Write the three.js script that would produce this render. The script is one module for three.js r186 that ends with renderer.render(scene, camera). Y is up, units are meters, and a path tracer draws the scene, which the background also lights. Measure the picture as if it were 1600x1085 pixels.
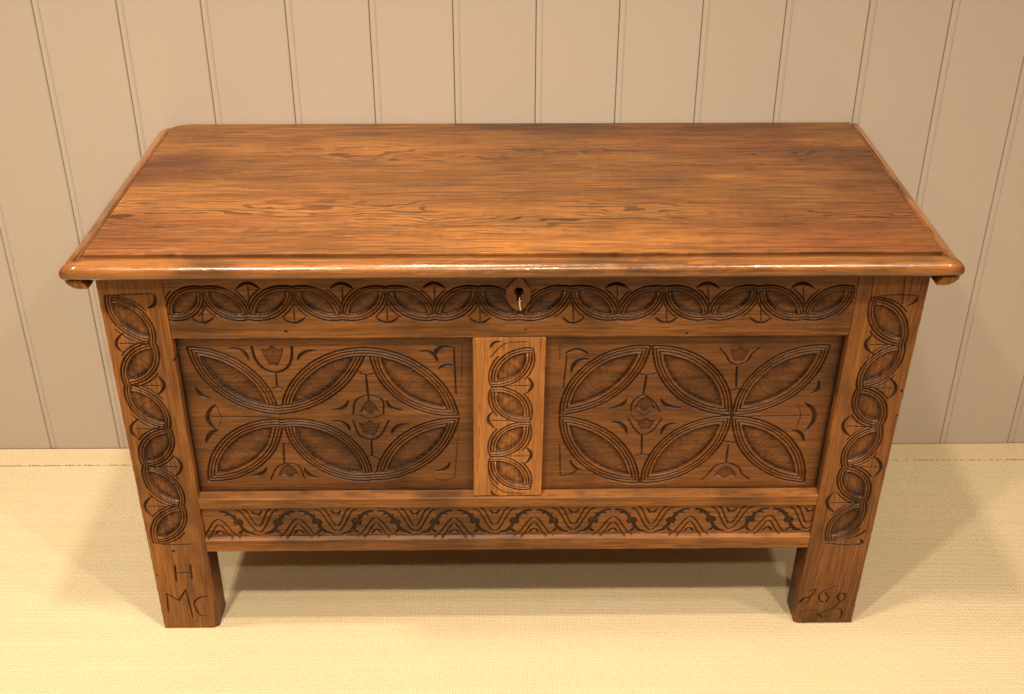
import * as THREE from 'three';
import { mergeGeometries } from 'three/addons/utils/BufferGeometryUtils.js';
import { RoundedBoxGeometry } from 'three/addons/geometries/RoundedBoxGeometry.js';

// ---------------------------------------------------------------- camera, lamps, exposure
const scene = new THREE.Scene();
const camera = new THREE.PerspectiveCamera(32.917, 1024 / 694, 0.05, 30);
camera.position.set(-0.0156, 1.3328, 1.4269);
camera.rotation.set(-0.5185, -0.0127, 0.0012, 'YXZ');
const renderer = new THREE.WebGLRenderer({ antialias: true });
renderer.setSize(1024, 694);
renderer.toneMapping = THREE.LinearToneMapping;
renderer.toneMappingExposure = 1.28;
renderer.shadowMap.enabled = true;
scene.background = new THREE.Color().setRGB(0.17, 0.098, 0.044);   // the lit room around, dim and warm

function lamp(x, y, z, tx, tz, power, angle, soft, tint = [1, 0.83, 0.60]) {
  const l = new THREE.SpotLight(new THREE.Color().setRGB(...tint), power, 0, angle, 0.75, 2);
  l.name = 'ceiling_or_fill_spot'; l.position.set(x, y, z); l.target.position.set(tx, 0, tz);
  l.castShadow = true; l.shadow.radius = soft; l.shadow.mapSize.set(2048, 2048);
  scene.add(l, l.target);
}
lamp(-1.75, 2.4, 0.10, -1.05, 0.15, 11, 0.85, 5);        // left of the chest
lamp(-0.13, 2.4, 0.33, -0.10, 0.25, 7.0, 0.75, 3);       // over its front edge
lamp(-0.75, 2.4, 1.25, -0.55, 0.30, 10, 0.75, 3);        // in front, left
lamp(0.95, 2.4, 1.25, 0.60, 0.20, 7, 0.80, 3);           // in front, right
lamp(1.85, 2.4, 0.85, 1.15, 0.10, 5, 0.80, 5);           // added fill for the right side, no known lamp there
lamp(0.10, 2.4, 2.15, 0.00, 0.10, 6.5, 0.75, 3);         // behind the viewer

// ---------------------------------------------------------------- helpers
const sstep = (a, b, x) => { const t = Math.min(1, Math.max(0, (x - a) / (b - a))); return t * t * (3 - 2 * t); };
const clamp01 = (x) => Math.min(1, Math.max(0, x));
const lerp = (a, b, t) => a + (b - a) * t;
function hash(ix, iy, s) {
  let h = Math.imul(ix | 0, 374761393) ^ Math.imul(iy | 0, 668265263) ^ Math.imul(s | 0, 2246822519);
  h = Math.imul(h ^ (h >>> 13), 1274126177); h ^= h >>> 16;
  return (h >>> 0) / 4294967296;
}
function noise(x, y, s = 0) {
  const ix = Math.floor(x), iy = Math.floor(y), fx = x - ix, fy = y - iy;
  const u = fx * fx * (3 - 2 * fx), v = fy * fy * (3 - 2 * fy);
  return lerp(lerp(hash(ix, iy, s), hash(ix + 1, iy, s), u), lerp(hash(ix, iy + 1, s), hash(ix + 1, iy + 1, s), u), v);
}
function fbm(x, y, s = 0, n = 4) { let a = 0, k = 0.5, t = 0; for (let i = 0; i < n; i++) { a += k * noise(x, y, s + i * 17); t += k; x *= 2.03; y *= 2.03; k *= 0.5; } return a / t; }

// oak: u runs along the grain, v across it (metres); returns linear rgb
function oak(u, v, s, o, out) {
  const bend = (fbm(u * 2.2, v * 7, s + 3, 3) - 0.5) * (o.bend ?? 0.02);
  const w = v + bend;
  const broad = fbm(u * 1.3, w * 22, s + 11, 3);
  const streak = 0.72 * fbm(u * 6, w * 130, s + 23, 4) + 0.28 * sstep(0.30, 0.70, noise(u * 9, w * 330, s + 27));
  const fine = sstep(0.25, 0.75, noise(u * 26, w * 620, s + 31));
  let t = 0.36 * broad + 0.40 * streak + 0.24 * fine;
  t = clamp01((t - 0.5) * (o.contrast ?? 1.35) + 0.5);
  let fig = 0;
  const m = o.figure ? o.figure(u, v) : 0;                       // wild cathedral figure
  if (m > 0) {
    const f = w * 70 + 6.5 * fbm(u * 3.2, v * 14, s + 41, 3) + 2.6 * fbm(u * 15, v * 50, s + 43, 3);
    const r = f - Math.floor(f);
    const line = Math.pow(0.5 + 0.5 * Math.sin(6.2832 * r), 3);
    fig = m * sstep(0.30, 0.75, line) * (0.12 + 1.0 * sstep(0.25, 0.62, noise(u * 8, w * 40, s + 47)));
    t = clamp01(t + 0.10 * m);
  }
  const pore = sstep(0.70, 0.86, noise(u * 48, w * 1150, s + 53)) * (0.45 + 0.55 * streak);
  const smut = sstep(0.50, 0.80, fbm(u * 9, v * 16, s + 81, 4));
  const shade = (1 - (o.pore ?? 0.42) * pore) * (1 - 0.68 * fig) * (1 - (o.smut ?? 0.46) * smut);
  const tone = 1 + (o.cloud ?? 0.30) * (fbm(u * 3.1, v * 5.5, s + 61, 4) - 0.5) * 2.6;
  for (let k = 0; k < 3; k++) out[k] = lerp(o.dark[k], o.light[k], t) * shade * tone;
  return out;
}
function dataTexture(w, h, fill, srgb, wrap = true) {
  const d = new Uint8Array(w * h * 4), px = [0, 0, 0];
  for (let j = 0; j < h; j++) for (let i = 0; i < w; i++) {
    fill(i, j, px);
    const k = (j * w + i) * 4;
    for (let c = 0; c < 3; c++) {
      let x = clamp01(px[c]);
      if (srgb) x = x <= 0.0031308 ? 12.92 * x : 1.055 * Math.pow(x, 1 / 2.4) - 0.055;
      d[k + c] = Math.round(255 * x);
    }
    d[k + 3] = 255;
  }
  const t = new THREE.DataTexture(d, w, h);
  t.magFilter = THREE.LinearFilter; t.minFilter = THREE.LinearMipmapLinearFilter; t.generateMipmaps = true;
  if (wrap) t.wrapS = t.wrapT = THREE.RepeatWrapping;
  if (srgb) t.colorSpace = THREE.SRGBColorSpace;
  t.needsUpdate = true;
  return t;
}
function mesh(name, geometry, material, parent) {
  const m = new THREE.Mesh(geometry, material);
  m.name = name; m.castShadow = m.receiveShadow = true; parent.add(m);
  return m;
}
function tag(o, label, category, kind) {
  if (label) o.userData.label = label;
  if (category) o.userData.category = category;
  if (kind) o.userData.kind = kind;
  return o;
}
// wood in the generic cut: uv in metres on every face of a box-like geometry (u along the longest side)
function woodUV(g, axis, du = 0, dv = 0) {
  const p = g.attributes.position, n = g.attributes.normal, uv = new Float32Array(p.count * 2);
  for (let i = 0; i < p.count; i++) {
    const q = [p.getX(i), p.getY(i), p.getZ(i)], m = [Math.abs(n.getX(i)), Math.abs(n.getY(i)), Math.abs(n.getZ(i))];
    const rest = [0, 1, 2].filter((k) => k !== axis);
    const across = m[rest[0]] > m[rest[1]] ? rest[1] : rest[0];
    uv[2 * i] = q[axis] + du; uv[2 * i + 1] = q[across] + dv;
  }
  g.setAttribute('uv', new THREE.BufferAttribute(uv, 2));
  return g;
}
function block(x0, x1, y0, y1, z0, z1, axis, r = 0.002, du = 0, dv = 0) {
  const g = new RoundedBoxGeometry(x1 - x0, y1 - y0, z1 - z0, 2, r);
  g.translate((x0 + x1) / 2, (y0 + y1) / 2, (z0 + z1) / 2);
  return woodUV(g.index ? g.toNonIndexed() : g, axis, du, dv);
}

// ---------------------------------------------------------------- the setting: boarded wall and woven carpet
const WALL = -0.5115;
{
  const wall = new THREE.Group(); wall.name = 'wall'; wall.position.set(0, 0, WALL); scene.add(wall);
  tag(wall, 'cream painted tongue and groove boarded wall behind the chest', 'wall', 'structure');
  const bump = dataTexture(512, 512, (i, j, p) => { p[0] = p[1] = p[2] = 0.5 + 0.5 * (fbm(i / 5, j / 22, 5, 4) - 0.5) + 0.3 * (noise(i / 2, j / 2, 9) - 0.5); }, false);
  bump.repeat.set(4, 4);
  const pitch = 0.1364, first = 0.0481;
  // section of one board: groove, bead, quirk, flat face
  const sec = [[0.0003, -0.0024], [0.0005, -0.0014]];
  for (let a = 0; a <= 6; a++) { const t = Math.PI * (1 - a / 6); sec.push([0.0054 + 0.0045 * Math.cos(t), -0.0016 + 0.0014 * Math.sin(t)]); }
  sec.push([0.0103, -0.0018], [0.0108, -0.0016], [0.0118, -0.0003], [0.0126, 0], [pitch - 0.0022, 0], [pitch - 0.0010, -0.0007], [pitch - 0.0004, -0.0024]);
  for (let k = -9; k <= 9; k++) {
    const sh = new THREE.Shape();
    sec.forEach(([x, z], i) => (i ? sh.lineTo(x, z) : sh.moveTo(x, z)));
    const lastX = sec[sec.length - 1][0];
    sh.lineTo(lastX, -0.022); sh.lineTo(sec[0][0], -0.022); sh.closePath();
    const g = new THREE.ExtrudeGeometry(sh, { depth: 2.0, bevelEnabled: false, steps: 1 });
    g.rotateX(-Math.PI / 2); g.scale(1, 1, 1);                          // section lies in x,z with height up
    // rotateX(-90): (x, y, z) -> (x, z, -y); mirror z back so that the face looks at +z
    const p = g.attributes.position;
    for (let i = 0; i < p.count; i++) p.setZ(i, -p.getZ(i));
    const idx = p.array; // flip winding after the mirror
    for (let t = 0; t < p.count; t += 3) for (let c = 0; c < 3; c++) { const a = (t + 1) * 3 + c, b = (t + 2) * 3 + c, s = idx[a]; idx[a] = idx[b]; idx[b] = s; }
    const uv = new Float32Array(p.count * 2);
    for (let i = 0; i < p.count; i++) { uv[2 * i] = p.getX(i) + k * 0.37; uv[2 * i + 1] = p.getY(i); }
    g.setAttribute('uv', new THREE.BufferAttribute(uv, 2));
    g.computeVertexNormals();
    const v = 1 + 0.05 * (hash(k, 3, 1) - 0.5);
    const m = new THREE.MeshStandardMaterial({ color: new THREE.Color().setRGB(0.436 * v, 0.378 * v, 0.336 * v), roughness: 0.62, bumpMap: bump, bumpScale: 0.00035 });
    const b = mesh('board', g, m, wall);
    b.position.x = first + k * pitch;
  }
}
{
  const floor = new THREE.Group(); floor.name = 'floor'; scene.add(floor);
  tag(floor, 'pale straw coloured woven carpet under the chest', 'carpet', 'structure');
  // basket weave: one cell of the texture is two warp ribs by two rows
  const N = 512, cells = 16;
  const weave = (i, j) => {
    const x = (i / N) * cells, y = (j / N) * cells;
    const wx = 0.22 * (fbm(x * 0.9, y * 0.9, 3, 2) - 0.5), wy = 0.22 * (fbm(x * 0.9, y * 0.9, 7, 2) - 0.5);
    const a = Math.floor(x + wx), b = Math.floor(y + wy), fx = x + wx - a - 0.5, fy = y + wy - b - 0.5;
    const over = (a + b) % 2 === 0;
    const along = over ? fx : fy, across = over ? fy : fx;
    const h = Math.cos(along * 2.4) * Math.sqrt(Math.max(0, 1 - Math.pow(across * 1.95, 2)));
    return clamp01(0.15 + 0.7 * h * (0.8 + 0.35 * hash(a, b, 5)) + 0.15 * (noise(i / 2, j / 2, 8) - 0.5));
  };
  const bump = dataTexture(N, N, (i, j, p) => { p[0] = p[1] = p[2] = weave(i, j); }, false);
  const col = dataTexture(N, N, (i, j, p) => {
    const h = weave(i, j), y = Math.floor((j / N) * cells), k = 0.94 + 0.07 * hash(y, 2, 3) + 0.12 * (noise(i / 24, j / 8, 12) - 0.5);
    const s = (0.54 + 0.46 * h) * k * 1.03;
    p[0] = 0.83 * s; p[1] = 0.705 * s; p[2] = 0.480 * s;
  }, true);
  const size = 16 * 0.0042;
  for (const t of [bump, col]) t.repeat.set(1 / size, 1 / (16 * 0.0034));
  const sheet = (x0, x1, z0, z1, nx, nz, y, seed) => {
    const g = new THREE.PlaneGeometry(x1 - x0, z1 - z0, nx, nz); g.rotateX(-Math.PI / 2); g.translate((x0 + x1) / 2, y, (z0 + z1) / 2);
    const p = g.attributes.position, c = new Float32Array(p.count * 3), uv = new Float32Array(p.count * 2);
    for (let i = 0; i < p.count; i++) {
      const x = p.getX(i), z = p.getZ(i);
      p.setY(i, y + 0.0012 * (fbm(x * 4, z * 4, seed, 2) - 0.5) - 0.0006);
      const row = 0.035 * (noise(x * 1.2, z * 70, seed + 5) - 0.5), t = 1 + 0.07 * (fbm(x * 3, z * 5, seed + 2, 3) - 0.5) + row;
      const pink = 0.05 * (fbm(x * 5, z * 9, seed + 9, 3) - 0.5);
      c.set([t * (0.97 + pink), t * 0.97, t * (0.97 - pink)], 3 * i);
      uv[2 * i] = x; uv[2 * i + 1] = -z;
    }
    g.setAttribute('color', new THREE.BufferAttribute(c, 3)); g.setAttribute('uv', new THREE.BufferAttribute(uv, 2));
    g.computeVertexNormals();
    return g;
  };
  const m = new THREE.MeshStandardMaterial({ name: 'woven carpet', map: col, bumpMap: bump, bumpScale: 0.0018, roughness: 0.95, vertexColors: true });
  mesh('carpet', sheet(-2.2, 2.2, -0.452, 2.6, 220, 300, 0, 4), m, floor);
  // the plain selvedge along the wall, a little proud of the weave, its stitched seam left open as a fine gap
  const edgeMat = m.clone(); edgeMat.bumpScale = 0.0010; edgeMat.color.setRGB(0.88, 0.85, 0.82);
  mesh('selvedge', sheet(-2.2, 2.2, -0.5095, -0.4525, 220, 6, 0.0003, 9), edgeMat, floor);
  const parts = [];
  for (let i = 0; i < 420; i++) {
    const x = -1.26 + i * 0.006 + 0.002 * hash(i, 1, 2); if (hash(i, 4, 4) < 0.25) continue;
    const s = new THREE.CapsuleGeometry(0.0006, 0.0028, 2, 5); s.rotateZ(Math.PI / 2); s.rotateY(0.3 * (hash(i, 2, 2) - 0.5)); s.translate(x, 0.0016, -0.4525 + 0.001 * (hash(i, 6, 2) - 0.5)); parts.push(s);
  }
  const st = mesh('stitching', mergeGeometries(parts), new THREE.MeshStandardMaterial({ color: new THREE.Color().setRGB(0.33, 0.24, 0.12), roughness: 0.9 }), floor);
  tag(st, 'brown running stitches along the carpet edge', null, 'stuff');
}

// ---------------------------------------------------------------- the chest
const chest = new THREE.Group(); chest.name = 'oak_chest'; scene.add(chest);
tag(chest, 'carved brown oak chest with a plain hinged lid standing against the cream wall', 'chest');
// the old frame is a little splayed and racked: x as a function of height
const lean = (x, y) => x * (1 + 0.031 * y) + 0.0115 * y;
const leanAll = (g) => { const p = g.attributes.position; for (let i = 0; i < p.count; i++) p.setX(i, lean(p.getX(i), p.getY(i))); g.computeVertexNormals(); return g; };

// fine open grain, shared by all the wood
const grainBump = dataTexture(512, 512, (i, j, p) => { const u = i / 512, v = j / 512; p[0] = p[1] = p[2] = clamp01(0.75 - 0.55 * sstep(0.66, 0.86, noise(u * 24, v * 260, 4)) + 0.2 * (fbm(u * 6, v * 60, 6, 3) - 0.5)); }, false);
const LIGHT = [0.305, 0.118, 0.027], DARK = [0.084, 0.029, 0.007];
const plainTex = dataTexture(2048, 512, (() => { const o = { light: LIGHT, dark: DARK, cloud: 0.18 }; return (i, j, p) => oak((i / 2048) * 1.4, (j / 512) * 0.35, 70, o, p); })(), true);
plainTex.repeat.set(1 / 1.4, 1 / 0.35);
const plainBump = grainBump.clone(); plainBump.repeat.set(4, 4); plainBump.needsUpdate = true;
const plainWood = new THREE.MeshPhysicalMaterial({ map: plainTex, roughness: 0.5, specularIntensity: 0.6, bumpMap: plainBump, bumpScale: 0.0004, clearcoat: 0.15, clearcoatRoughness: 0.35 });
const frontBumpAlong = grainBump.clone(); frontBumpAlong.repeat.set(4, 4); frontBumpAlong.needsUpdate = true;
const frontBumpUp = grainBump.clone(); frontBumpUp.repeat.set(4, 4); frontBumpUp.rotation = Math.PI / 2; frontBumpUp.needsUpdate = true;
const carvedWood = (bump) => new THREE.MeshPhysicalMaterial({ vertexColors: true, roughness: 0.5, specularIntensity: 0.55, bumpMap: bump, bumpScale: 0.00035, clearcoat: 0.10, clearcoatRoughness: 0.35 });
const woodAlong = carvedWood(frontBumpAlong), woodUp = carvedWood(frontBumpUp);

// A carved board: its front is a fine grid into which gouge cuts, hollowed leaves and sunk grounds are worked (all in millimetres);
// the cuts keep the dark wax and dirt of three centuries.
function carvedBoard(name, o, work) {
  const step = o.step ?? 0.85, nx = Math.round((o.x1 - o.x0) / step), ny = Math.round((o.y1 - o.y0) / step);
  const dx = (o.x1 - o.x0) / nx, dy = (o.y1 - o.y0) / ny, W = nx + 1, H = ny + 1;
  const cutTo = new Float32Array(W * H), wax = new Float32Array(W * H);
  const each = (ax, ay, bx, by, fn, over) => {
    const i0 = Math.max(0, Math.floor((ax - o.x0) / dx)), i1 = Math.min(nx, Math.ceil((bx - o.x0) / dx)), j0 = Math.max(0, Math.floor((ay - o.y0) / dy)), j1 = Math.min(ny, Math.ceil((by - o.y0) / dy));
    for (let j = j0; j <= j1; j++) for (let i = i0; i <= i1; i++) {
      const r = fn(o.x0 + i * dx, o.y0 + j * dy);
      if (!r) continue;
      const k = j * W + i; if (over) { cutTo[k] = r[0]; wax[k] = r[1]; continue; }
      if (r[0] < cutTo[k]) cutTo[k] = r[0]; if (r[1] > wax[k]) wax[k] = r[1]; else if (r[1] < 0 && wax[k] <= 0) wax[k] = Math.min(wax[k], r[1]);
    }
  };
  const wob = (x, y) => 0.9 * (fbm(x / 26, y / 26, o.seed + 5, 2) - 0.5) + 0.35 * (noise(x / 5, y / 5, o.seed + 8) - 0.5);
  const path = (pts, widthAt, d) => {
    const v = []; for (let i = 0; i < pts.length; i += 2) v.push(new THREE.Vector3(pts[i], pts[i + 1], 0));
    const n = Math.max(4, v.length * 6), q = v.length === 2 ? [...Array(n + 1)].map((_, i) => v[0].clone().lerp(v[1], i / n)) : new THREE.CatmullRomCurve3(v, false, 'centripetal').getPoints(n);
    for (let s = 0; s < q.length - 1; s++) {
      const a = q[s], b = q[s + 1], ex = b.x - a.x, ey = b.y - a.y, L2 = ex * ex + ey * ey + 1e-9;
      const w0 = widthAt(s / (q.length - 1)), w1 = widthAt((s + 1) / (q.length - 1)), wm = Math.max(w0, w1) / 2 + 1.2;
      each(Math.min(a.x, b.x) - wm, Math.min(a.y, b.y) - wm, Math.max(a.x, b.x) + wm, Math.max(a.y, b.y) + wm, (x, y) => {
        const t = clamp01(((x - a.x) * ex + (y - a.y) * ey) / L2), r = lerp(w0, w1, t) / 2 + 0.25;
        const D = Math.hypot(x - a.x - t * ex, y - a.y - t * ey) + 0.25 * (noise(x / 3, y / 3, o.seed + 2) - 0.5);
        const c = 1 - D / r;
        return c > -0.6 ? [c > 0 ? -d * Math.min(1, c * 1.6) * Math.min(1, (r - 0.25) / 0.7) : 0, c > 0 ? clamp01(0.25 + c * 1.3) : 0.25 * (1 + c / 0.6)] : null;
      });
    }
  };
  const ribbons = [];
  const tools = {
    cut: (w, d, ...pts) => path(pts, (t) => w * (0.75 + 0.25 * Math.sin(Math.PI * clamp01(t * 1.0))), d),
    cres: (w, ax, ay, mx, my, bx, by) => {
      const p = [], cx = 2 * mx - (ax + bx) / 2, cy = 2 * my - (ay + by) / 2;
      for (let i = 0; i <= 8; i++) { const t = i / 8, a = (1 - t) * (1 - t), b = 2 * t * (1 - t), c = t * t; p.push(a * ax + b * cx + c * bx, a * ay + b * cy + c * by); }
      path(p, (t) => 0.6 + w * 1.25 * Math.pow(Math.sin(Math.PI * clamp01(t)), 0.8), 2.8);
    },
    blob: (cx, cy, rx, ry, d, dark) => each(cx - rx - 2, cy - ry - 2, cx + rx + 2, cy + ry + 2, (x, y) => {
      const r = Math.hypot((x - cx) / rx, (y - cy) / ry) + 0.16 * (noise(x / 6, y / 6, o.seed + 31) - 0.5);
      const c = (1 - r) * Math.min(rx, ry); if (c < 0) return null;
      return [-d * sstep(0, 1.6, c) * (0.65 + 0.35 * r) - 0.35 * noise(x / 1.6, y / 1.6, o.seed + 33), clamp01(c / 1.0) * ((dark ?? 0.42) + 0.35 * r * r)];
    }),
    // the cup of a tulip: round base, three points at the rim
    cup: (cx, cy, w, ht, dir, dark) => each(cx - w / 2 - 1, cy - ht / 2 - 1, cx + w / 2 + 1, cy + ht / 2 + 1, (x, y) => {
      const X = (x - cx) / (w / 2), Y = ((y - cy) * dir) / ht; if (Math.abs(X) > 1) return null;
      const top = 0.5 - 0.13 * Math.abs(Math.sin(Math.PI * X)) - 0.16 * Math.abs(X), base = -0.5 + 0.78 * Math.pow(Math.abs(X), 2.2), c = Math.min(top - Y, Y - base) * ht; if (c < 0) return null;
      return [-2.6 * sstep(0, 1.5, c) - 0.5 * noise(x / 1.6, y / 1.6, o.seed + 33), clamp01(c / 0.8) * (dark + 0.30 * Math.exp(-c / 2.2) - 0.15 * noise(x / 3, y / 3, o.seed + 35))];
    }),
    pit: (cx, cy, r, d) => each(cx - r - 1, cy - r - 1, cx + r + 1, cy + r + 1, (x, y) => { const c = r - Math.hypot(x - cx, y - cy); return c > 0 ? [-d * sstep(0, 1.2, c), clamp01(c)] : null; }),
    // a reeded ribbon along one side of a leaf, laid over whatever it crosses
    band: (ax, ay, bx, by, s, left, nb, from, to) => {
      const L = Math.hypot(bx - ax, by - ay), tx = (bx - ax) / L, ty = (by - ay) / L, k = left ? 1 : -1, nX = -ty * k, nY = tx * k, r = (L * L / 4 + s * s) / (2 * s);
      const cx = (ax + bx) / 2 + nX * (s - r), cy = (ay + by) / 2 + nY * (s - r), half = Math.asin(Math.min(1, L / 2 / r)), gap = nb === 3 ? 4.6 : 4.1, R = L / 2 + s * 0.4 + 4;
      each((ax + bx) / 2 - R, (ay + by) / 2 - R, (ax + bx) / 2 + R, (ay + by) / 2 + R, (x, y) => {
        const dX = x - cx, dY = y - cy, q = r - Math.hypot(dX, dY) - wob(x, y);
        if (q < -1.0 || q > nb * gap + 1.6) return null;
        const f = 0.5 + Math.atan2(dX * tx + dY * ty, dX * nX + dY * nY) / (2 * half); if (f < from || f > to) return null;
        let hh = 0, w = 0;
        for (let g = 0; g <= nb; g++) {
          const D = Math.abs(q - 0.6 - g * gap), rr = g === 0 || g === nb ? 1.75 : 1.45, c = 1 - D / rr;
          if (c > 0) { hh = Math.min(hh, -(g === 0 ? 3.0 : 2.5) * Math.min(1, c * 1.4)); w = Math.max(w, 0.94 * clamp01(0.2 + c * 1.4) * (0.7 + 0.45 * noise(x / 9, y / 9, o.seed + 44))); }
        }
        const u = ((((q - 0.6) / gap) % 1) + 1) % 1; hh = Math.min(hh, -1.1 * Math.pow(Math.abs(2 * u - 1), 2) - 0.35 * noise(x / 4, y / 4, o.seed + 46)); if (w === 0) w = -0.22 * (1 - Math.abs(2 * u - 1));
        return [hh, w];
      }, true);
    },
    // a leaf: the overlap of two discs; reeds run along its rim, the middle is hollowed
    lens: (ax, ay, bx, by, s1, s2, nb) => {
      const L = Math.hypot(bx - ax, by - ay), tx = (bx - ax) / L, ty = (by - ay) / L, nX = -ty, nY = tx, mx = (ax + bx) / 2, my = (ay + by) / 2;
      const r1 = (L * L / 4 + s1 * s1) / (2 * s1), r2 = (L * L / 4 + s2 * s2) / (2 * s2);
      const c1x = mx + nX * (s1 - r1), c1y = my + nY * (s1 - r1), c2x = mx - nX * (s2 - r2), c2y = my - nY * (s2 - r2);
      const R = L / 2 + Math.max(s1, s2) * 0.3 + 3, gap = nb === 3 ? 4.6 : 4.1, rim = nb * gap + 0.3;
      each(mx - R, my - R, mx + R, my + R, (x, y) => {
        const sd = Math.max(Math.hypot(x - c1x, y - c1y) - r1, Math.hypot(x - c2x, y - c2y) - r2) + wob(x, y);
        if (sd > 1.4) return null;
        const q = -sd; let h = 0, w = 0;
        for (let k = 0; k < nb; k++) {
          const D = Math.abs(q - 0.6 - k * gap), r = k === 0 ? 1.75 : 1.45, c = 1 - D / r;
          if (c > 0) { h = Math.min(h, -(k === 0 ? 3.0 : 2.5) * Math.min(1, c * 1.4)); w = Math.max(w, 0.92 * clamp01(0.18 + c * 1.4) * (0.7 + 0.45 * noise(x / 9, y / 9, o.seed + 44))); }
        }
        if (q > 0.6 && q < rim) { const f = ((q - 0.6) / gap) % 1; h = Math.min(h, -1.1 * Math.pow(Math.abs(2 * f - 1), 2) - 0.1 - 0.35 * noise(x / 4, y / 4, o.seed + 46)); if (w === 0) w = -0.22 * (1 - Math.abs(2 * f - 1)); }
        if (q >= rim) {
          const e = q - rim, along = (x - mx) * tx + (y - my) * ty, chop = noise(along / 3.2 + e / 9, e / 7, o.seed + 71);
          h = Math.min(h, -(1.2 + 3.6 * Math.exp(-e / 5.5)) * sstep(0, 0.9, e) - 0.9 * chop);
          w = Math.max(w, (0.50 * Math.exp(-e / 4.5) + 0.40 * (0.45 + 0.55 * sstep(20, 4, e)) + 0.40 * (chop - 0.5)) * sstep(0, 0.8, e));
        }
        return [h, w];
      });
    },
  };
  // a leaf of a running scroll: two reeds, with a half-length vein cut beside it toward each neighbouring fan
  tools.leaf = (ax, ay, bx, by, s1, s2, odd) => {
    tools.lens(ax, ay, bx, by, s1, s2, 2);
    ribbons.push(() => { tools.band(ax, ay, bx, by, s1, true, 2, odd ? -0.03 : 0.16, odd ? 0.84 : 1.03); tools.band(ax, ay, bx, by, s2, false, 2, odd ? 0.16 : -0.03, odd ? 1.03 : 0.84); });
    const L = Math.hypot(bx - ax, by - ay), tx = (bx - ax) / L, ty = (by - ay) / L, off = 4.4;
    for (const end of [0, 1]) {
      const left = (end === 0) === (odd === 0), s = left ? s1 : s2, r = (L * L / 4 + s * s) / (2 * s), m = r - s, k = left ? 1 : -1, half = Math.asin(L / 2 / r), p = [];
      for (let i = 0; i <= 8; i++) {
        const t = end === 0 ? lerp(-0.93, 0.05, i / 8) : lerp(-0.05, 0.93, i / 8), a = t * half, R = r + off * (1 - 0.55 * t * t);
        const u = L / 2 + R * Math.sin(a), v = k * (R * Math.cos(a) - m);
        p.push(ax + tx * u - ty * v, ay + ty * u + tx * v);
      }
      tools.cut(2.0, 2.0, ...p);
    }
  };
  work(tools);
  for (const r of ribbons) r();
  const pos = [], col = [], uv = [], idx = [], c = [0, 0, 0], wo = { light: o.light ?? LIGHT, dark: o.dark ?? DARK, cloud: o.cloud ?? 0.26, contrast: o.contrast, bend: o.bend, smut: o.smut };
  const er = o.edge ?? 2.2;
  const put = (i, j, flat) => {
    let x = o.x0 + i * dx, y = o.y0 + j * dy;
    const k = j * W + i, e = Math.min(x - o.x0, o.x1 - x, o.openTop ? 99 : o.y1 - y, y - o.y0) + 0.8 * (noise(x / 9, y / 9, o.seed + 90) - 0.5);
    const soft = e < er ? er - Math.sqrt(Math.max(0, er * er - (er - Math.max(0, e)) * (er - Math.max(0, e)))) : 0;
    const p = o.profile ? o.profile(x, y) : [0, 0];
    const wave = 0.5 * (fbm(x / 60, y / 60, o.seed + 77, 2) - 0.5);
    const z = o.z + p[0] + cutTo[k] + wave - Math.min(er, soft);
    const X = x / 1000 + (o.shiftX ? o.shiftX(x, y) / 1000 : 0), Y = y / 1000;
    pos.push(lean(X, Y), Y, (flat ?? z) / 1000);
    if (o.up) oak(Y, X, o.seed, wo, c); else oak(X, Y, o.seed, wo, c);
    const rub = wax[k] < 0 ? -wax[k] : 0, w = clamp01(Math.max(wax[k], p[1], flat !== undefined ? o.sideShade ?? 0 : 0)) * (0.88 + 0.24 * noise(x / 7, y / 7, o.seed + 95)), f = (1 - 0.90 * clamp01(w)) * (1 + rub);  // side faces of the posts are darkened as painted shade
    const worn = 1 + 0.22 * (e < 3 ? 1 - e / 3 : 0);
    col.push(c[0] * f * worn, c[1] * f * worn * (1 - 0.16 * w + 0.10 * rub), c[2] * f * worn * (1 - 0.20 * w + 0.5 * rub));
    uv.push(X, Y);
    return pos.length / 3 - 1;
  };
  for (let j = 0; j < H; j++) for (let i = 0; i < W; i++) put(i, j);
  for (let j = 0; j < ny; j++) for (let i = 0; i < nx; i++) { const a = j * W + i; idx.push(a, a + 1, a + W + 1, a, a + W + 1, a + W); }
  // sides and back
  const ring = [];
  for (let i = 0; i < nx; i++) ring.push([i, 0]);
  for (let j = 0; j < ny; j++) ring.push([nx, j]);
  for (let i = nx; i > 0; i--) ring.push([i, ny]);
  for (let j = ny; j > 0; j--) ring.push([0, j]);
  const st = ring.map(([i, j]) => [put(i, j), put(i, j, o.z - o.thick)]);
  for (let s = 0; s < st.length; s++) { const a = st[s], b = st[(s + 1) % st.length]; idx.push(a[0], a[1], b[1], a[0], b[1], b[0]); }
  const bk = [put(0, 0, o.z - o.thick), put(nx, 0, o.z - o.thick), put(nx, ny, o.z - o.thick), put(0, ny, o.z - o.thick)];
  idx.push(bk[0], bk[2], bk[1], bk[0], bk[3], bk[2]);
  const g = new THREE.BufferGeometry();
  g.setAttribute('position', new THREE.Float32BufferAttribute(pos, 3)); g.setAttribute('color', new THREE.Float32BufferAttribute(col, 3)); g.setAttribute('uv', new THREE.Float32BufferAttribute(uv, 2));
  g.setIndex(idx); g.computeVertexNormals();
  return mesh(name, g, o.up ? woodUp : woodAlong, chest);
}
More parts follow.
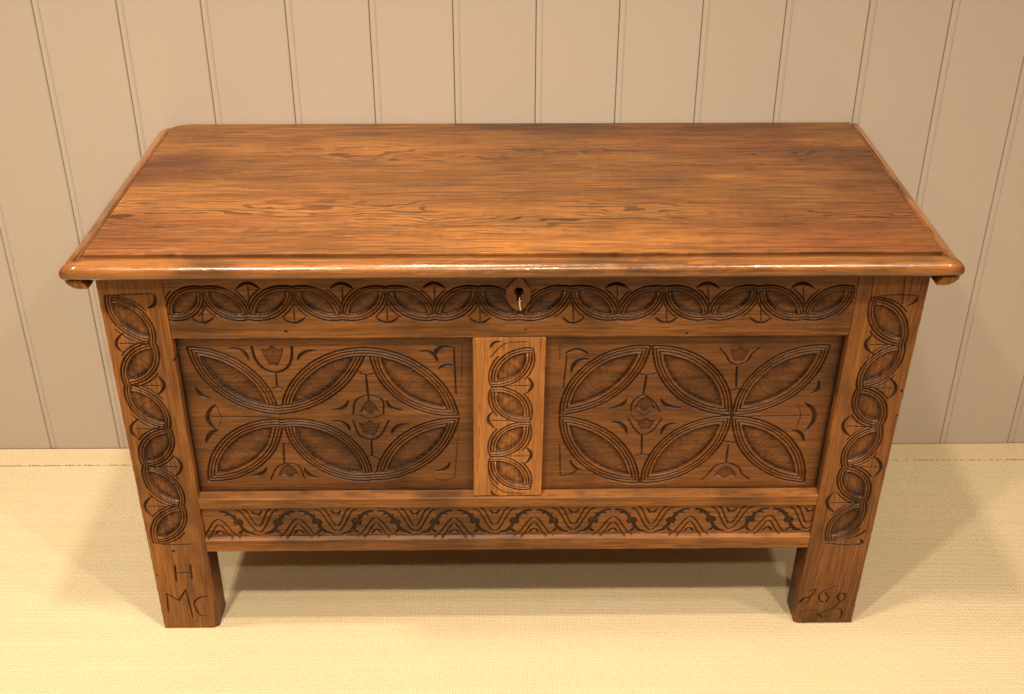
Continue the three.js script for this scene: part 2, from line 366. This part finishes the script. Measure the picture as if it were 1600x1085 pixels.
// ---- the front: two posts, top and bottom rails, a muntin and two panels
carvedBoard('front_post', { x0: -557, x1: -469, y0: 0, y1: 644, z: 0, thick: 52, up: true, seed: 101, cloud: 0.3, sideShade: 0.6,
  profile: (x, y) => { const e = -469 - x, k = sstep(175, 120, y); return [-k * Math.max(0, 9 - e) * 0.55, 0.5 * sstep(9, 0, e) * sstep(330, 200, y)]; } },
({ lens, leaf, band, cut, cres, cup, blob, pit }) => {
  leaf(-548.1,600.4,-491,527.2,22.5,22.5,0); leaf(-491,527.2,-545,458.6,22.5,22.5,1); leaf(-545,458.6,-491.5,384.3,22.5,22.5,0);
  leaf(-491.5,384.3,-542.2,317.7,22.5,22.5,1); leaf(-542.2,317.7,-490.8,244.1,22.5,22.5,0); leaf(-490.8,244.1,-548.4,174.6,22.5,22.5,1); cut(1.5,1.6,-498,526,-540,527);
  cres(3,-532,544,-545,527,-537,511); cut(1.5,1.6,-538,458,-495,458); cres(3,-498,475,-490,458,-503,441); cut(1.5,1.6,-499,383,-542,385);
  cres(3,-534,402,-548,385,-540,367); cut(1.5,1.6,-535,317,-490,317); cres(3,-493,336,-485,317,-498,299); cut(1.5,1.6,-499,243,-544,245);
  cres(3,-535,264,-550,245,-541,225); cut(1.4,1.4,-542,603,-484,605); cres(3,-482,605,-484,589,-496,582); cut(1.5,1.4,-499,575,-488,544);
  cut(1.6,1.5,-534,171,-518,170,-488,172);
  cut(2.4,2.2,-522,130,-524,97); cut(2.4,2.2,-498,131,-499,102); cut(2.4,2.2,-522,114,-498,115); cut(2.4,2.2,-543,73,-546,33); cut(2.4,2.2,-543,72,-526,57);
  cut(2.4,2.2,-526,57,-512,80); cut(2.4,2.2,-512,80,-509,23); cut(2.5,2.2,-479,66,-491,64,-502,54,-501,38,-496,26,-483,24);
  pit(-520, 158, 3, 1.2); pit(-552, 110, 2, 1.5); pit(-470, 500, 2.5, 1);
});
carvedBoard('front_post', { x0: 460, x1: 554, y0: 0, y1: 644, z: 0, thick: 52, up: true, seed: 137, cloud: 0.3, light: [0.27, 0.104, 0.024], sideShade: 0.6,
  profile: (x, y) => { const e = x - 460, k = sstep(60, 10, y); return [-k * Math.max(0, 7 - e) * 0.5, 0]; } },
({ lens, leaf, band, cut, cres, cup, blob, pit }) => {
  leaf(479.3,592.1,540,519,22.5,22.5,0); leaf(540,519,484.9,447.7,22.5,22.5,1); leaf(484.9,447.7,533.3,381.5,22.5,22.5,0); leaf(533.3,381.5,486.7,309.8,22.5,22.5,1);
  leaf(486.7,309.8,534.6,242.9,22.5,22.5,0); leaf(534.6,242.9,485.4,169.2,22.5,22.5,1); cut(1.5,1.6,533,518,491,519); cres(3,493,536,485,519,499,503);
  cut(1.5,1.6,492,447,536,447); cres(3,527,465,541,447,533,430); cut(1.5,1.6,526,380,482,382); cres(3,484,400,476,382,490,364); cut(1.5,1.6,495,309,540,309);
  cres(3,531,328,545,309,537,291); cut(1.5,1.6,527,242,481,243); cres(3,483,263,475,243,490,224); cut(1.4,1.4,489,596,513,598,542,597); cres(3,542,596,540,586,531,581);
  cut(1.4,1.3,520,624,524,584); cut(1.2,1,477,630,480,587); cut(1.6,1.5,486,165,517,161,538,163); cres(3,543,191,533,179,515,172); cres(3,537,172,542,165,533,160);
  cut(2.0,2,475,66,484,72,482,60,476,54); cut(5,2.2,463,43,469,52,476,54); cut(1.6,1.5,470,39,476,46,480,60); cut(2.2,2,519,78,501,69,492,60,495,48,504,44,508,54,501,64);
  cut(2.2,2,528,46,522,54,524,62,533,60,534,52,528,44,519,32,500,20); cut(4,2,497,19,504,12); cut(2.3,2,520,28,532,28,535,14,531,8); cut(1.2,1,468,8,469,25,486,28);
  pit(552, 442, 4, 3); pit(551, 400, 2, 1.5);
});
carvedBoard('top_rail', { x0: -469, x1: 460, y0: 533, y1: 644, z: -1.2, thick: 30, seed: 151 },
({ lens, leaf, band, cut, cres, cup, blob, pit }) => {
  leaf(-468.5,562.4,-418.6,614.4,21,21,0); leaf(-418.6,614.4,-360.6,562,21,21,1); leaf(-360.6,562,-297.3,614,21,21,0); leaf(-297.3,614,-233.6,561.4,21,21,1);
  leaf(-233.6,561.4,-173.3,613.5,21,21,0); leaf(-173.3,613.5,-108.5,560.9,21,21,1); leaf(-108.5,560.9,-49.77,613,21,21,0); leaf(-49.77,613,6.485,560.4,21,21,1);
  leaf(6.485,560.4,74.82,612.5,21,21,0); leaf(74.82,612.5,140.4,559.8,21,21,1); leaf(140.4,559.8,199.7,612,21,21,0); leaf(199.7,612,264.1,559.3,21,21,1);
  leaf(264.1,559.3,326.5,611.5,21,21,0); leaf(326.5,611.5,394.2,558.7,21,21,1); leaf(394.2,558.7,452.7,611,21,21,0); cut(1.5,1.6,-419,601,-423,561);
  cres(2.6,-437,567,-424,558,-407,567); cut(1.6,1.6,-356,616,-358,584); cres(3.2,-372,611,-356,620,-341,611); cut(1.5,1.6,-297,600,-299,560);
  cres(2.6,-314,567,-301,557,-284,566); cut(1.6,1.6,-231,615,-232,583); cres(3.2,-247,611,-232,619,-216,610); cut(1.5,1.6,-172,599,-173,560);
  cres(2.6,-188,566,-174,557,-158,566); cut(1.6,1.6,-108,615,-108,582); cres(3.2,-124,610,-109,619,-93,610); cut(1.5,1.6,-48,599,-47,559);
  cres(2.6,-62,565,-48,556,-33,565); cut(1.5,1.6,77,598,80,558); cres(2.6,65,564,79,555,94,564); cut(1.6,1.6,136,613,139,581); cres(3.2,120,609,135,617,152,608);
  cut(1.5,1.6,203,597,207,558); cres(2.6,191,564,206,555,221,564); cut(1.6,1.6,258,613,262,580); cres(3.2,242,608,257,617,274,608); cut(1.5,1.6,330,597,336,557);
  cres(2.6,320,563,335,554,350,563); cut(1.6,1.6,386,612,391,580); cres(3.2,370,607,384,616,402,607);
  pit(5, 606, 6.5, 14); path(cut);
  pit(-312, 544, 2.6, 1.5); pit(236, 538, 2.4, 1.5); pit(15, 545, 2.2, 1.5);
  cut(1.2, 0.8, -466, 633, -430, 632, -380, 633); cut(1.0, 0.6, -260, 630, -180, 629); cut(1, 0.7, 120, 631, 180, 630);
});
function path(cut) { cut(5.5, 12, 5, 605, 5.5, 591); }
carvedBoard('bottom_rail', { x0: -469, x1: 460, y0: 156, y1: 263, z: 0, thick: 30, seed: 173, edge: 1.6, openTop: true,
  profile: (x, y) => {
    const j = 0.8 * (noise(x / 40, 1, 8) - 0.5), a = y + j;
    let z = -6 * sstep(177.5, 182, a);
    if (a > 238.2) z = -6 * (1 - sstep(238.2, 239.2, a));
    if (a > 255.5) z = -15.5 * sstep(255.8, 260.5, a);
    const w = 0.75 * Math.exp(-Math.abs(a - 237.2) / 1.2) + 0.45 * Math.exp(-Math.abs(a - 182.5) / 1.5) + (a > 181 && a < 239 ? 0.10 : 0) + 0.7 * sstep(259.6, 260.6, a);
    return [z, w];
  } },
({ lens, leaf, band, cut, cres, cup, blob, pit }) => {
  // running wave: nested chevrons above, nested arches below, a lobed sunk ground winding between them
  for (let k = -1; k <= 8; k++) {
    const v = -387 + 120 * k + 3 * (hash(k, 1, 7) - 0.5), a = v + 60 + 3 * (hash(k, 2, 7) - 0.5), up = 1.5 * (hash(k, 3, 7) - 0.5);
    const bell = (cx, y0, h, w, d, ww) => { const p = []; for (let i = -6; i <= 6; i++) p.push(cx + (w * i) / 6, y0 + h * (1 - Math.cos((Math.PI * i) / 6)) / 2); cut(ww, d, ...p); };
    if (v > -440 && v < 470) { bell(v, 189 + up, 43, 31, 2.0, 2.2); bell(v, 200 + up, 34, 21, 2.0, 2.2); cres(3.2, v - 8, 231, v, 222 + up, v + 8, 231); }
    if (a > -480 && a < 440) { bell(a, 214 + up, -33, 30, 2.0, 2.2); bell(a, 204 + up, -24, 19, 2.0, 2.2); cres(3.2, a - 8, 184, a, 191 + up, a + 8, 184); }
    for (const s of [-1, 1]) {
      if (v < -460 || v > 466) continue;
      blob(v + s * 30, 207 + up, 8.0, 7.4, 2.8, 0.82);
      cut(6.5, 2.6, v + s * 30, 207, v + s * 37, 218, v + s * 45, 225, v + s * 54, 228); cut(5.5, 2.4, v + s * 40, 221, v + s * 47, 221);
      cut(6.5, 2.6, v + s * 30, 207, v + s * 25, 196, v + s * 18, 188, v + s * 10, 185); cut(5.0, 2.4, v + s * 24, 193, v + s * 31, 186);
      cut(2.4, 1.6, v + s * 36, 217, v + s * 33, 222); cut(2.4, 1.6, v + s * 21, 193, v + s * 26, 196);
    }
  }
});
carvedBoard('muntin', { x0: -57.5, x1: 43.5, y0: 258, y1: 533, z: -2.4, thick: 26, up: true, seed: 191, light: [0.43, 0.178, 0.047], dark: [0.19, 0.067, 0.016], smut: 0.2,
  profile: (x, y) => [y < 268 ? 0 : 0, 0] },
({ lens, leaf, band, cut, cres, cup, blob }) => {
  leaf(23.06,514.9,-29.84,450.5,22,22,0); leaf(-29.84,450.5,21.12,390.1,22,22,1); leaf(21.12,390.1,-30.82,329.5,22,22,0); leaf(-30.82,329.5,23.98,269.3,22,22,1);
  cut(1.5,1.5,-23,452,24,453); cres(2.8,18,467,26,453,16,439); cut(1.5,1.5,14,393,-34,394); cres(2.8,-29,409,-36,395,-26,380); cut(1.5,1.5,-24,331,25,331);
  cres(2.8,19,346,27,332,17,316); cres(2.6,-33,514,-29,523,-19,525); cut(1.4,1.2,-34,500,-13,522,16,525); cut(1.4,1.2,-36,314,-32,287,-15,267,16,262);
  cres(2.6,-32,267,-26,259,-20,259);
});
const dirtShadeEdge = (x0, x1, post) => (x, y) => { const e = Math.min(x - x0, x1 - x, y - 262, 540 - y), q = post < 0 ? x - x0 : x1 - x; return [0, 0.32 * Math.exp(-Math.max(0, e) / 5) + 0.12 * Math.exp(-Math.max(0, e) / 22) + 0.85 * Math.exp(-Math.max(0, q) / 7)]; };  // edge dirt all round, plus the shade of the post painted along its side
carvedBoard('front_panel', { x0: -475, x1: -55, y0: 258, y1: 545, z: -16, thick: 8, seed: 211, edge: 0.5, light: [0.25, 0.095, 0.0235], profile: dirtShadeEdge(-469, -57, -1) },
({ lens, leaf, band, cut, cres, cup, blob }) => {
  lens(-455,512,-337,398,33,32,3); lens(-335,398,-205,509,34,27,3); lens(-202,509,-78,394,29,39,3); lens(-454,279,-334,389,36,35,3); lens(-332,389,-208,278,39,38,3);
  lens(-205,278,-78,390,34,30,3); cut(4,3.2,-365,512,-361,489,-350,474,-336,469,-321,475,-312,489,-309,511); cup(-337,497,30.6,36.7,1,0.62); cut(2.4,2,-335,467,-336,445);
  cut(2,2,-343,442,-336,445,-328,442); cres(4,-398,509,-379,505,-371,489); cres(4,-303,489,-294,501,-276,505); cres(4,-451,446,-445,432,-434,428);
  cres(5,-426,416,-441,393,-429,370); cres(5,-428,371,-441,364,-449,348); cut(1.5,1.6,-434,395,-390,394,-346,393); cut(1,0.8,-426,413,-421,393,-427,375);
  cut(2.4,2,-336,345,-338,311); cut(1.6,1.5,-345,347,-327,346); cup(-333,296,30.6,25.7,-1,0.6); cut(2,2,-361,281,-350,303,-341,309,-325,310,-316,304,-310,282);
  cres(4,-389,289,-373,293,-365,304); cres(4,-309,302,-303,290,-290,284); cut(2,2,-218,469,-209,464,-198,467); cut(2.6,2.4,-209,465,-208,442,-207,419);
  cup(-207,408,26.5,25.7,-1,0.55); cut(2.6,2,-231,398,-225,422,-207,429,-188,422,-187,397); cup(-208,373,30.6,29.3,1,0.55);
  cut(2.6,2,-232,386,-223,360,-208,352,-193,361,-180,386); cut(1.8,1.4,-221,396,-207,390,-189,396); cut(2.4,2.2,-207,352,-207,322); cut(2,2,-219,320,-208,323,-197,317);
  cres(4,-260,406,-246,408,-236,421); cres(4,-182,421,-175,408,-160,405); cres(4.5,-262,386,-244,381,-237,368); cres(4,-177,362,-169,375,-151,380);
  cres(4,-132,503,-115,499,-107,485); cres(5,-112,494,-104,507,-87,509); cut(2.2,2,-84,508,-83,471,-82,431); cres(3,-107,473,-95,480,-84,477);
  cut(1,0.8,-72,514,-73,478,-74,446); cres(3.5,-116,295,-100,299,-93,311); cut(1.2,1,-116,280,-100,278,-87,283); cut(1.2,1,-80,359,-86,284);
  band(-455,512,-337,398,32,false,3,0.12,1.04); band(-335,398,-205,509,27,false,3,-0.04,0.88); band(-335,398,-205,509,34,true,3,0.14,1.04);
  band(-202,509,-78,394,29,true,3,-0.04,0.93); band(-454,279,-334,389,36,true,3,0.12,1.04); band(-332,389,-208,278,39,true,3,-0.04,0.88);
  band(-332,389,-208,278,38,false,3,0.14,1.04); band(-205,278,-78,390,30,false,3,-0.04,0.93);
});
carvedBoard('front_panel', { x0: 40, x1: 466, y0: 258, y1: 545, z: -16, thick: 8, seed: 233, edge: 0.5, light: [0.23, 0.085, 0.0205], profile: dirtShadeEdge(44, 460, 1) },
({ lens, leaf, band, cut, cres, cup, blob }) => {
  lens(67,394,191,510,39,31,3); lens(193,510,316,392,37,34,3); lens(318,392,442,509,40,34,3); lens(67,392,191,270,33,37,3); lens(193,270,317,390,39,37,3);
  lens(318,390,441,269,36,33,3); cres(4,71,498,89,504,104,496); cres(4.5,81,466,87,483,104,489); cut(1.8,1.6,74,495,71,442); cut(0.9,0.8,64,511,64,487);
  cut(1.6,1.4,69,342,72,286); cut(2.4,2,74,284,88,288,97,296); cres(3,86,313,92,301,104,294); cut(2,2,175,465,187,461,200,464); cut(2.6,2.4,188,459,187,444,186,429);
  cup(189,411,30.6,26.9,-1,0.5); cut(2,2,170,399,172,417,186,427,202,416,213,398); cut(1.2,1,174,404,190,394,205,409); cup(193,377,25.5,23.2,1,0.5);
  cut(2,2,167,387,177,370,189,358,203,365,216,387); cut(1.2,1,170,394,183,383,191,387,202,382); cut(2.4,2.2,189,357,191,325); cut(2.2,2,183,321,191,323,201,321);
  cres(4,137,405,153,409,163,421); cres(4.5,212,421,222,409,242,406); cres(4.5,142,381,159,376,167,360); cres(3.5,217,358,222,373,237,378);
  cut(2.2,2,288,505,298,493,303,484,315,478,329,485,333,495,343,506); cup(316,495,25.5,26.9,1,0.5); cut(2.6,2.4,315,475,316,458,318,440);
  cut(2.4,2.4,308,434,319,437,332,434); cut(1.6,1.8,344,390,386,390,431,391); cres(5.5,420,413,438,391,428,365); cres(4,434,451,435,436,425,429);
  cres(4,409,364,422,359,429,344); cut(1,0.8,410,412,417,392,414,371); cut(2.4,2.2,311,346,320,344,330,342); cut(2.4,2.2,318,340,318,322,318,306);
  cut(2.2,2,284,275,294,287,303,301,321,306,337,299,345,286,357,275); cup(319,288,34.6,24.5,-1,0.5);
});

// ---- the rest of the carcase
const backZ = -0.470;
for (const [x0, x1] of [[-0.553, -0.475], [0.465, 0.549]]) mesh('rear_post', leanAll(block(x0, x1, 0, 0.643, backZ, backZ + 0.055, 1, 0.002, 0.1, x0)), plainWood, chest);
for (const [x0, x1] of [[-0.551, -0.520], [0.518, 0.547]]) {
  mesh('side_rail', leanAll(block(x0, x1, 0.156, 0.262, backZ + 0.056, -0.053, 2, 0.002)), plainWood, chest);
  mesh('side_rail', leanAll(block(x0, x1, 0.545, 0.643, backZ + 0.056, -0.053, 2, 0.002)), plainWood, chest);
  mesh('side_panel', leanAll(block(x0 + 0.010, x1 - 0.010, 0.263, 0.544, backZ + 0.056, -0.053, 2, 0.001)), plainWood, chest);
}
mesh('back_panel', leanAll(block(-0.474, 0.464, 0.156, 0.643, backZ + 0.008, backZ + 0.030, 0, 0.001)), plainWood, chest);
mesh('base_board', leanAll(block(-0.515, 0.512, 0.166, 0.180, backZ + 0.032, -0.054, 0, 0.001)), plainWood, chest);

// ---- lid: boards framed by a round-nosed moulding at the front and both ends
const lid = new THREE.Group(); lid.name = 'lid'; chest.add(lid);
const lidFlare = (x, z) => x * (1 + 0.022 * clamp01(-z / 0.5) * (x > 0 ? 1 : 0.25));
const flareAll = (g) => { const p = g.attributes.position; for (let i = 0; i < p.count; i++) p.setX(i, lidFlare(p.getX(i), p.getZ(i))); g.computeVertexNormals(); return g; };
const LX0 = -0.5650, LX1 = 0.5745, LZ1 = 0.0138, LZ0 = -0.5065, TOP = 0.6705;
const lidTex = dataTexture(2048, 1024, (() => {
  const o = { light: [0.385, 0.154, 0.034], dark: [0.110, 0.038, 0.009], bend: 0.03, cloud: 0.36, contrast: 1.55, pore: 0.50, smut: 0.20,
    figure: (u, v) => {                                             // v = 0 at the front edge of the boards
      const a = Math.exp(-Math.pow((v - 0.135) / 0.062, 2)) * (0.55 + 0.8 * fbm(u * 3.3, v * 8, 501, 2)), b = Math.exp(-Math.pow((v - 0.372) / 0.055, 2)) * sstep(-0.45, -0.15, u - 0.6 + 0.1) * (0.7 + 0.7 * fbm(u * 3.0, v * 8, 517, 2));
      return clamp01(Math.max(a, b) - 0.12);
    } };
  const side = { ...o };
  return (i, j, p) => {
    const u = (i / 2048) * 1.16, v = (j / 1024) * 0.53;
    oak(u, v, v < 0.23 ? 301 : v < 0.455 ? 331 : 359, side, p);
    // old polish has gone dark and red in patches, chiefly toward the ends; the extra weight at the back paints weaker light
    const patch = sstep(0.42, 0.66, fbm(u * 3.2, v * 9, 411, 4)) * (0.28 + 0.75 * Math.max(sstep(0.30, 0.02, u), sstep(0.66, 1.05, u), 0.7 * sstep(0.25, 0.45, v)));
    const back = v < 0.2290 ? 0 : v < 0.4540 ? 0.20 : 0.30;  // darker step per board paints the light falling off toward the back
    p[0] *= (1 - 0.42 * patch) * (1 - back); p[1] *= (1 - 0.52 * patch) * (1 - back); p[2] *= (1 - 0.50 * patch) * (1 - back);
    const dent = sstep(0.86, 0.93, noise(u * 120, v * 240, 443)) * 0.22; for (let k = 0; k < 3; k++) p[k] *= 1 - dent;
    const scuff = sstep(0.80, 0.9, noise(u * 60, v * 260, 433)) * sstep(0.6, 0.75, noise(u * 9, v * 14, 437));
    for (let k = 0; k < 3; k++) p[k] += scuff * [0.05, 0.03, 0.014][k];
  };
})(), true, false);
const lidRough = dataTexture(512, 256, (i, j, p) => { const r = 0.42 + 0.16 * fbm(i / 60, j / 20, 21, 4) + 0.10 * (noise(i / 8, j / 3, 23) - 0.5); p[0] = p[1] = p[2] = r; }, false, false);
const lidBump = grainBump.clone(); lidBump.repeat.set(4.6, 2.1); lidBump.needsUpdate = true;
const lidWood = new THREE.MeshPhysicalMaterial({ map: lidTex, roughnessMap: lidRough, roughness: 1, specularIntensity: 0.7, bumpMap: lidBump, bumpScale: 0.0003, clearcoat: 0.22, clearcoatRoughness: 0.30 });
for (const [z0, z1, dy] of [[-0.2145, LZ1, 0], [-0.4395, -0.2151, 0.0004], [LZ0, -0.4401, -0.0003]]) {
  const sh = new THREE.Shape(), back = z0 === LZ0, r = 0.030;
  const x0 = LX0, x1 = LX1;
  sh.moveTo(x0, -z1); sh.lineTo(x1, -z1); sh.lineTo(x1, -z0);
  if (back) { sh.lineTo(x0 + r, -z0); sh.quadraticCurveTo(x0 + 0.003, -z0 - 0.002, x0, -z0 - 0.022); } else sh.lineTo(x0, -z0);
  sh.closePath();
  let g = new THREE.ExtrudeGeometry(sh, { depth: 0.0235, bevelEnabled: true, bevelThickness: 0.0012, bevelSize: 0.0012, bevelOffset: -0.0012, bevelSegments: 3 });
  g.rotateX(-Math.PI / 2); g.translate(0, TOP + dy - 0.0247, 0);
  const p = g.attributes.position, uv = new Float32Array(p.count * 2);
  for (let i = 0; i < p.count; i++) { uv[2 * i] = clamp01((p.getX(i) - LX0 + 0.006) / 1.16); uv[2 * i + 1] = clamp01((LZ1 - p.getZ(i) + 0.003) / 0.53); }
  g.setAttribute('uv', new THREE.BufferAttribute(uv, 2));
  mesh('lid_board', flareAll(g), lidWood, lid);
}
// moulding: section given as (distance in from the outer edge, height); swept with mitred ends
const mouldTex = dataTexture(2048, 128, (() => { const o = { light: [0.33, 0.127, 0.030], dark: [0.105, 0.036, 0.009], cloud: 0.40, contrast: 1.4, pore: 0.4 }; return (i, j, p) => {
  const u = (i / 2048) * 1.25, v = (j / 128) * 0.09; oak(u, v, 611, o, p);
  const ray = sstep(0.62, 0.8, noise(u * 95 + v * 240, v * 130 - u * 20, 617)) * sstep(0.45, 0.65, noise(u * 6, v * 12, 619)); for (let k = 0; k < 3; k++) p[k] *= 1 + 0.35 * ray; }; })(), true);
mouldTex.repeat.set(1 / 1.25, 1 / 0.09);
const mouldRough = dataTexture(1024, 64, (i, j, p) => { p[0] = p[1] = p[2] = 0.12 + 0.26 * fbm(i / 26, j / 9, 31, 4) + 0.16 * (noise(i / 5, j / 3, 33) - 0.5); }, false);
mouldRough.repeat.set(1 / 1.25, 1 / 0.09);
const mouldWood = new THREE.MeshPhysicalMaterial({ map: mouldTex, roughness: 1, roughnessMap: mouldRough, bumpMap: plainBump, bumpScale: 0.00015, clearcoat: 0.5, clearcoatRoughness: 0.27 });
function moulding(a, b, inA, inB, width, du, round) {                       // a, b: outer corners; inA, inB: 1 where the end is mitred
  const sec = [[width, 0.6445], [0.012, 0.6440]];
  for (let i = 0; i <= 12; i++) { const t = -Math.PI / 2 + (Math.PI * i) / 12; sec.push([0.0125 - 0.0125 * Math.cos(t), 0.6562 + 0.0115 * Math.sin(t)]); }
  sec.push([0.016, 0.6680], [width * 0.6, 0.6676], [width, 0.6672]);
  const dx = b[0] - a[0], dz = b[1] - a[1], L = Math.hypot(dx, dz), tx = dx / L, tz = dz / L, nX = -tz, nZ = tx;   // n points inward
  const N = 60, pos = [], uv = [], idx = []; let per = [0];
  for (let k = 1; k < sec.length; k++) per.push(per[k - 1] + Math.hypot(sec[k][0] - sec[k - 1][0], sec[k][1] - sec[k - 1][1]));
  const turnR = round ?? 0, straight = L - turnR, total = straight + (turnR * Math.PI) / 2;
  for (let i = 0; i <= N; i++) for (let k = 0; k < sec.length; k++) {
    const d = sec[k][0], s0 = inA * d, s1 = turnR ? total : L - inB * d, s = lerp(s0, s1, Math.pow(i / N, turnR ? 0.6 : 1));
    const wear = 0.0008 * (fbm(s * 14, k * 0.15, 640 + du, 3) - 0.5), e = d + wear;
    let x = a[0] + tx * s + nX * e, z = a[1] + tz * s + nZ * e;
    if (turnR && s > straight) {                                      // the end rounded off on plan
      const t = (s - straight) / turnR, r = turnR - e, cx = a[0] + tx * straight + nX * turnR, cz = a[1] + tz * straight + nZ * turnR;
      x = cx - nX * r * Math.cos(t) + tx * r * Math.sin(t); z = cz - nZ * r * Math.cos(t) + tz * r * Math.sin(t);
    }
    pos.push(x, sec[k][1], z); uv.push(s + du, per[k]);
  }
  const S = sec.length;
  for (let i = 0; i < N; i++) for (let k = 0; k < S; k++) { const k2 = (k + 1) % S, p = i * S + k, q = i * S + k2, r = p + S, t = q + S; idx.push(p, t, r, p, q, t); }
  for (const [o, flip] of [[0, 0], [N * S, 1]]) for (let k = 1; k < S - 1; k++) flip ? idx.push(o, o + k, o + k + 1) : idx.push(o, o + k + 1, o + k);
  const g = new THREE.BufferGeometry();
  g.setAttribute('position', new THREE.Float32BufferAttribute(pos, 3)); g.setAttribute('uv', new THREE.Float32BufferAttribute(uv, 2)); g.setIndex(idx);
  return flareAll(g);
}
const FL = [-0.5875, 0.0475], FR = [0.5960, 0.0460], BL = [-0.5875, LZ0], BR = [0.5960, LZ0];
mesh('front_moulding', moulding(FR, FL, 0.66, 0.66, 0.0332, 0), mouldWood, lid);
mesh('end_moulding', moulding(FL, BL, 1.5, 0, 0.0219, 0.3, 0.024), mouldWood, lid);
mesh('end_moulding', moulding(BR, FR, 0, 1.5, 0.0209, 0.7), mouldWood, lid);
for (const s of [-1, 1]) {                                             // battens under the ends of the lid
  const c = new THREE.Shape();
  c.moveTo(0.0215, 0); c.lineTo(0, 0); c.quadraticCurveTo(0.0015, -0.0055, 0.009, -0.0100); c.quadraticCurveTo(0.014, -0.0125, 0.0215, -0.0125); c.closePath();
  let g = new THREE.ExtrudeGeometry(c, { depth: 0.51, bevelEnabled: true, bevelThickness: 0.0012, bevelSize: 0.0012, bevelOffset: -0.0012, bevelSegments: 2 });
  if (s > 0) { const p = g.attributes.position, A = p.array; for (let i = 0; i < p.count; i++) p.setX(i, -p.getX(i)); for (let t = 0; t < p.count; t += 3) for (let q = 0; q < 3; q++) { const a = (t + 1) * 3 + q, b = (t + 2) * 3 + q, w = A[a]; A[a] = A[b]; A[b] = w; } }
  g.translate(s < 0 ? -0.5855 : 0.5950, 0.6440, -0.472); g.computeVertexNormals();
  const nose = new THREE.BufferGeometry(), A = s < 0 ? -0.5645 : 0.5730, B = s < 0 ? -0.5560 : 0.5655, C = A - s * -0.003;   // its splayed front end, in front of the post
  const q = [[C, 0.6438, 0.004], [A, 0.6438, 0.0385], [B, 0.6320, 0.0385], [B, 0.6320, 0.004], [C, 0.6318, 0.004], [C, 0.6318, 0.0385]];
  const f = [[0, 1, 2], [0, 2, 3], [3, 2, 5], [3, 5, 4], [1, 5, 2], [0, 3, 4]].flatMap(([i, j, k]) => (s < 0 ? [i, k, j] : [i, j, k]).flatMap((n) => q[n]));
  nose.setAttribute('position', new THREE.Float32BufferAttribute(f, 3)); nose.computeVertexNormals();
  nose.setAttribute('uv', new THREE.Float32BufferAttribute(new Array((f.length / 3) * 2).fill(0), 2));
  g = mergeGeometries([g.index ? g.toNonIndexed() : g, nose]);
  mesh('batten', woodUV(flareAll(g), 2), plainWood, lid);
}

// ---- lock: a pointed wooden escutcheon pierced by the keyhole, and the pin in it
{
  const sh = new THREE.Shape();
  sh.moveTo(0, 0.0275); sh.quadraticCurveTo(0.009, 0.0195, 0.0150, 0.007); sh.quadraticCurveTo(0.019, -0.006, 0.010, -0.0185); sh.quadraticCurveTo(0.005, -0.0245, 0, -0.0265);
  sh.quadraticCurveTo(-0.006, -0.0245, -0.0115, -0.0175); sh.quadraticCurveTo(-0.020, -0.005, -0.0160, 0.008); sh.quadraticCurveTo(-0.009, 0.0195, 0, 0.0275);
  const h = new THREE.Path(); h.moveTo(-0.0028, -0.0100); h.lineTo(0.0028, -0.0100); h.lineTo(0.0028, -0.001); h.absarc(0, 0.0040, 0.0062, -1.1, Math.PI + 1.1, false); h.closePath();
  sh.holes.push(h);
  const n = new THREE.Path(); n.absarc(-0.0125, -0.0035, 0.0011, 0, Math.PI * 2, true); sh.holes.push(n);
  const g = new THREE.ExtrudeGeometry(sh, { depth: 0.0016, bevelEnabled: true, bevelThickness: 0.0008, bevelSize: 0.0008, bevelOffset: -0.0008, bevelSegments: 3, curveSegments: 20 });
  g.translate(0.0048, 0.6020, -0.0015);
  const plate = plainWood.clone(); plate.color.setRGB(0.62, 0.58, 0.52);
  mesh('escutcheon', leanAll(woodUV(g, 1, 0.3, 0.13)), plate, chest);
}
{
  const pin = new THREE.Group(); pin.name = 'metal_pin'; pin.position.set(lean(0.0052, 0.600), 0.600, -0.001); scene.add(pin);
  tag(pin, 'short bent shiny metal pin poking out of the keyhole of the chest', 'pin');
  const steel = new THREE.MeshStandardMaterial({ color: new THREE.Color().setRGB(0.62, 0.52, 0.44), metalness: 1, roughness: 0.28 });
  const pts = [[0, 0.001, -0.008], [0, 0.0005, 0.001], [0.0003, -0.0015, 0.0065], [0.0005, -0.007, 0.0082], [0.0010, -0.0135, 0.0072], [0.0022, -0.0205, 0.0048]].map((q) => new THREE.Vector3(...q));
  mesh('shank', new THREE.TubeGeometry(new THREE.CatmullRomCurve3(pts), 28, 0.0016, 10), steel, pin);
  const t = new THREE.SphereGeometry(0.0023, 14, 10); t.scale(1, 1.15, 1); t.translate(0.0004, -0.0045, 0.0080);
  mesh('collar', t, steel, pin);
  const e = new THREE.SphereGeometry(0.0016, 10, 8); e.translate(0.0022, -0.0205, 0.0048); mesh('tip', e, steel, pin);
}
renderer.render(scene, camera);
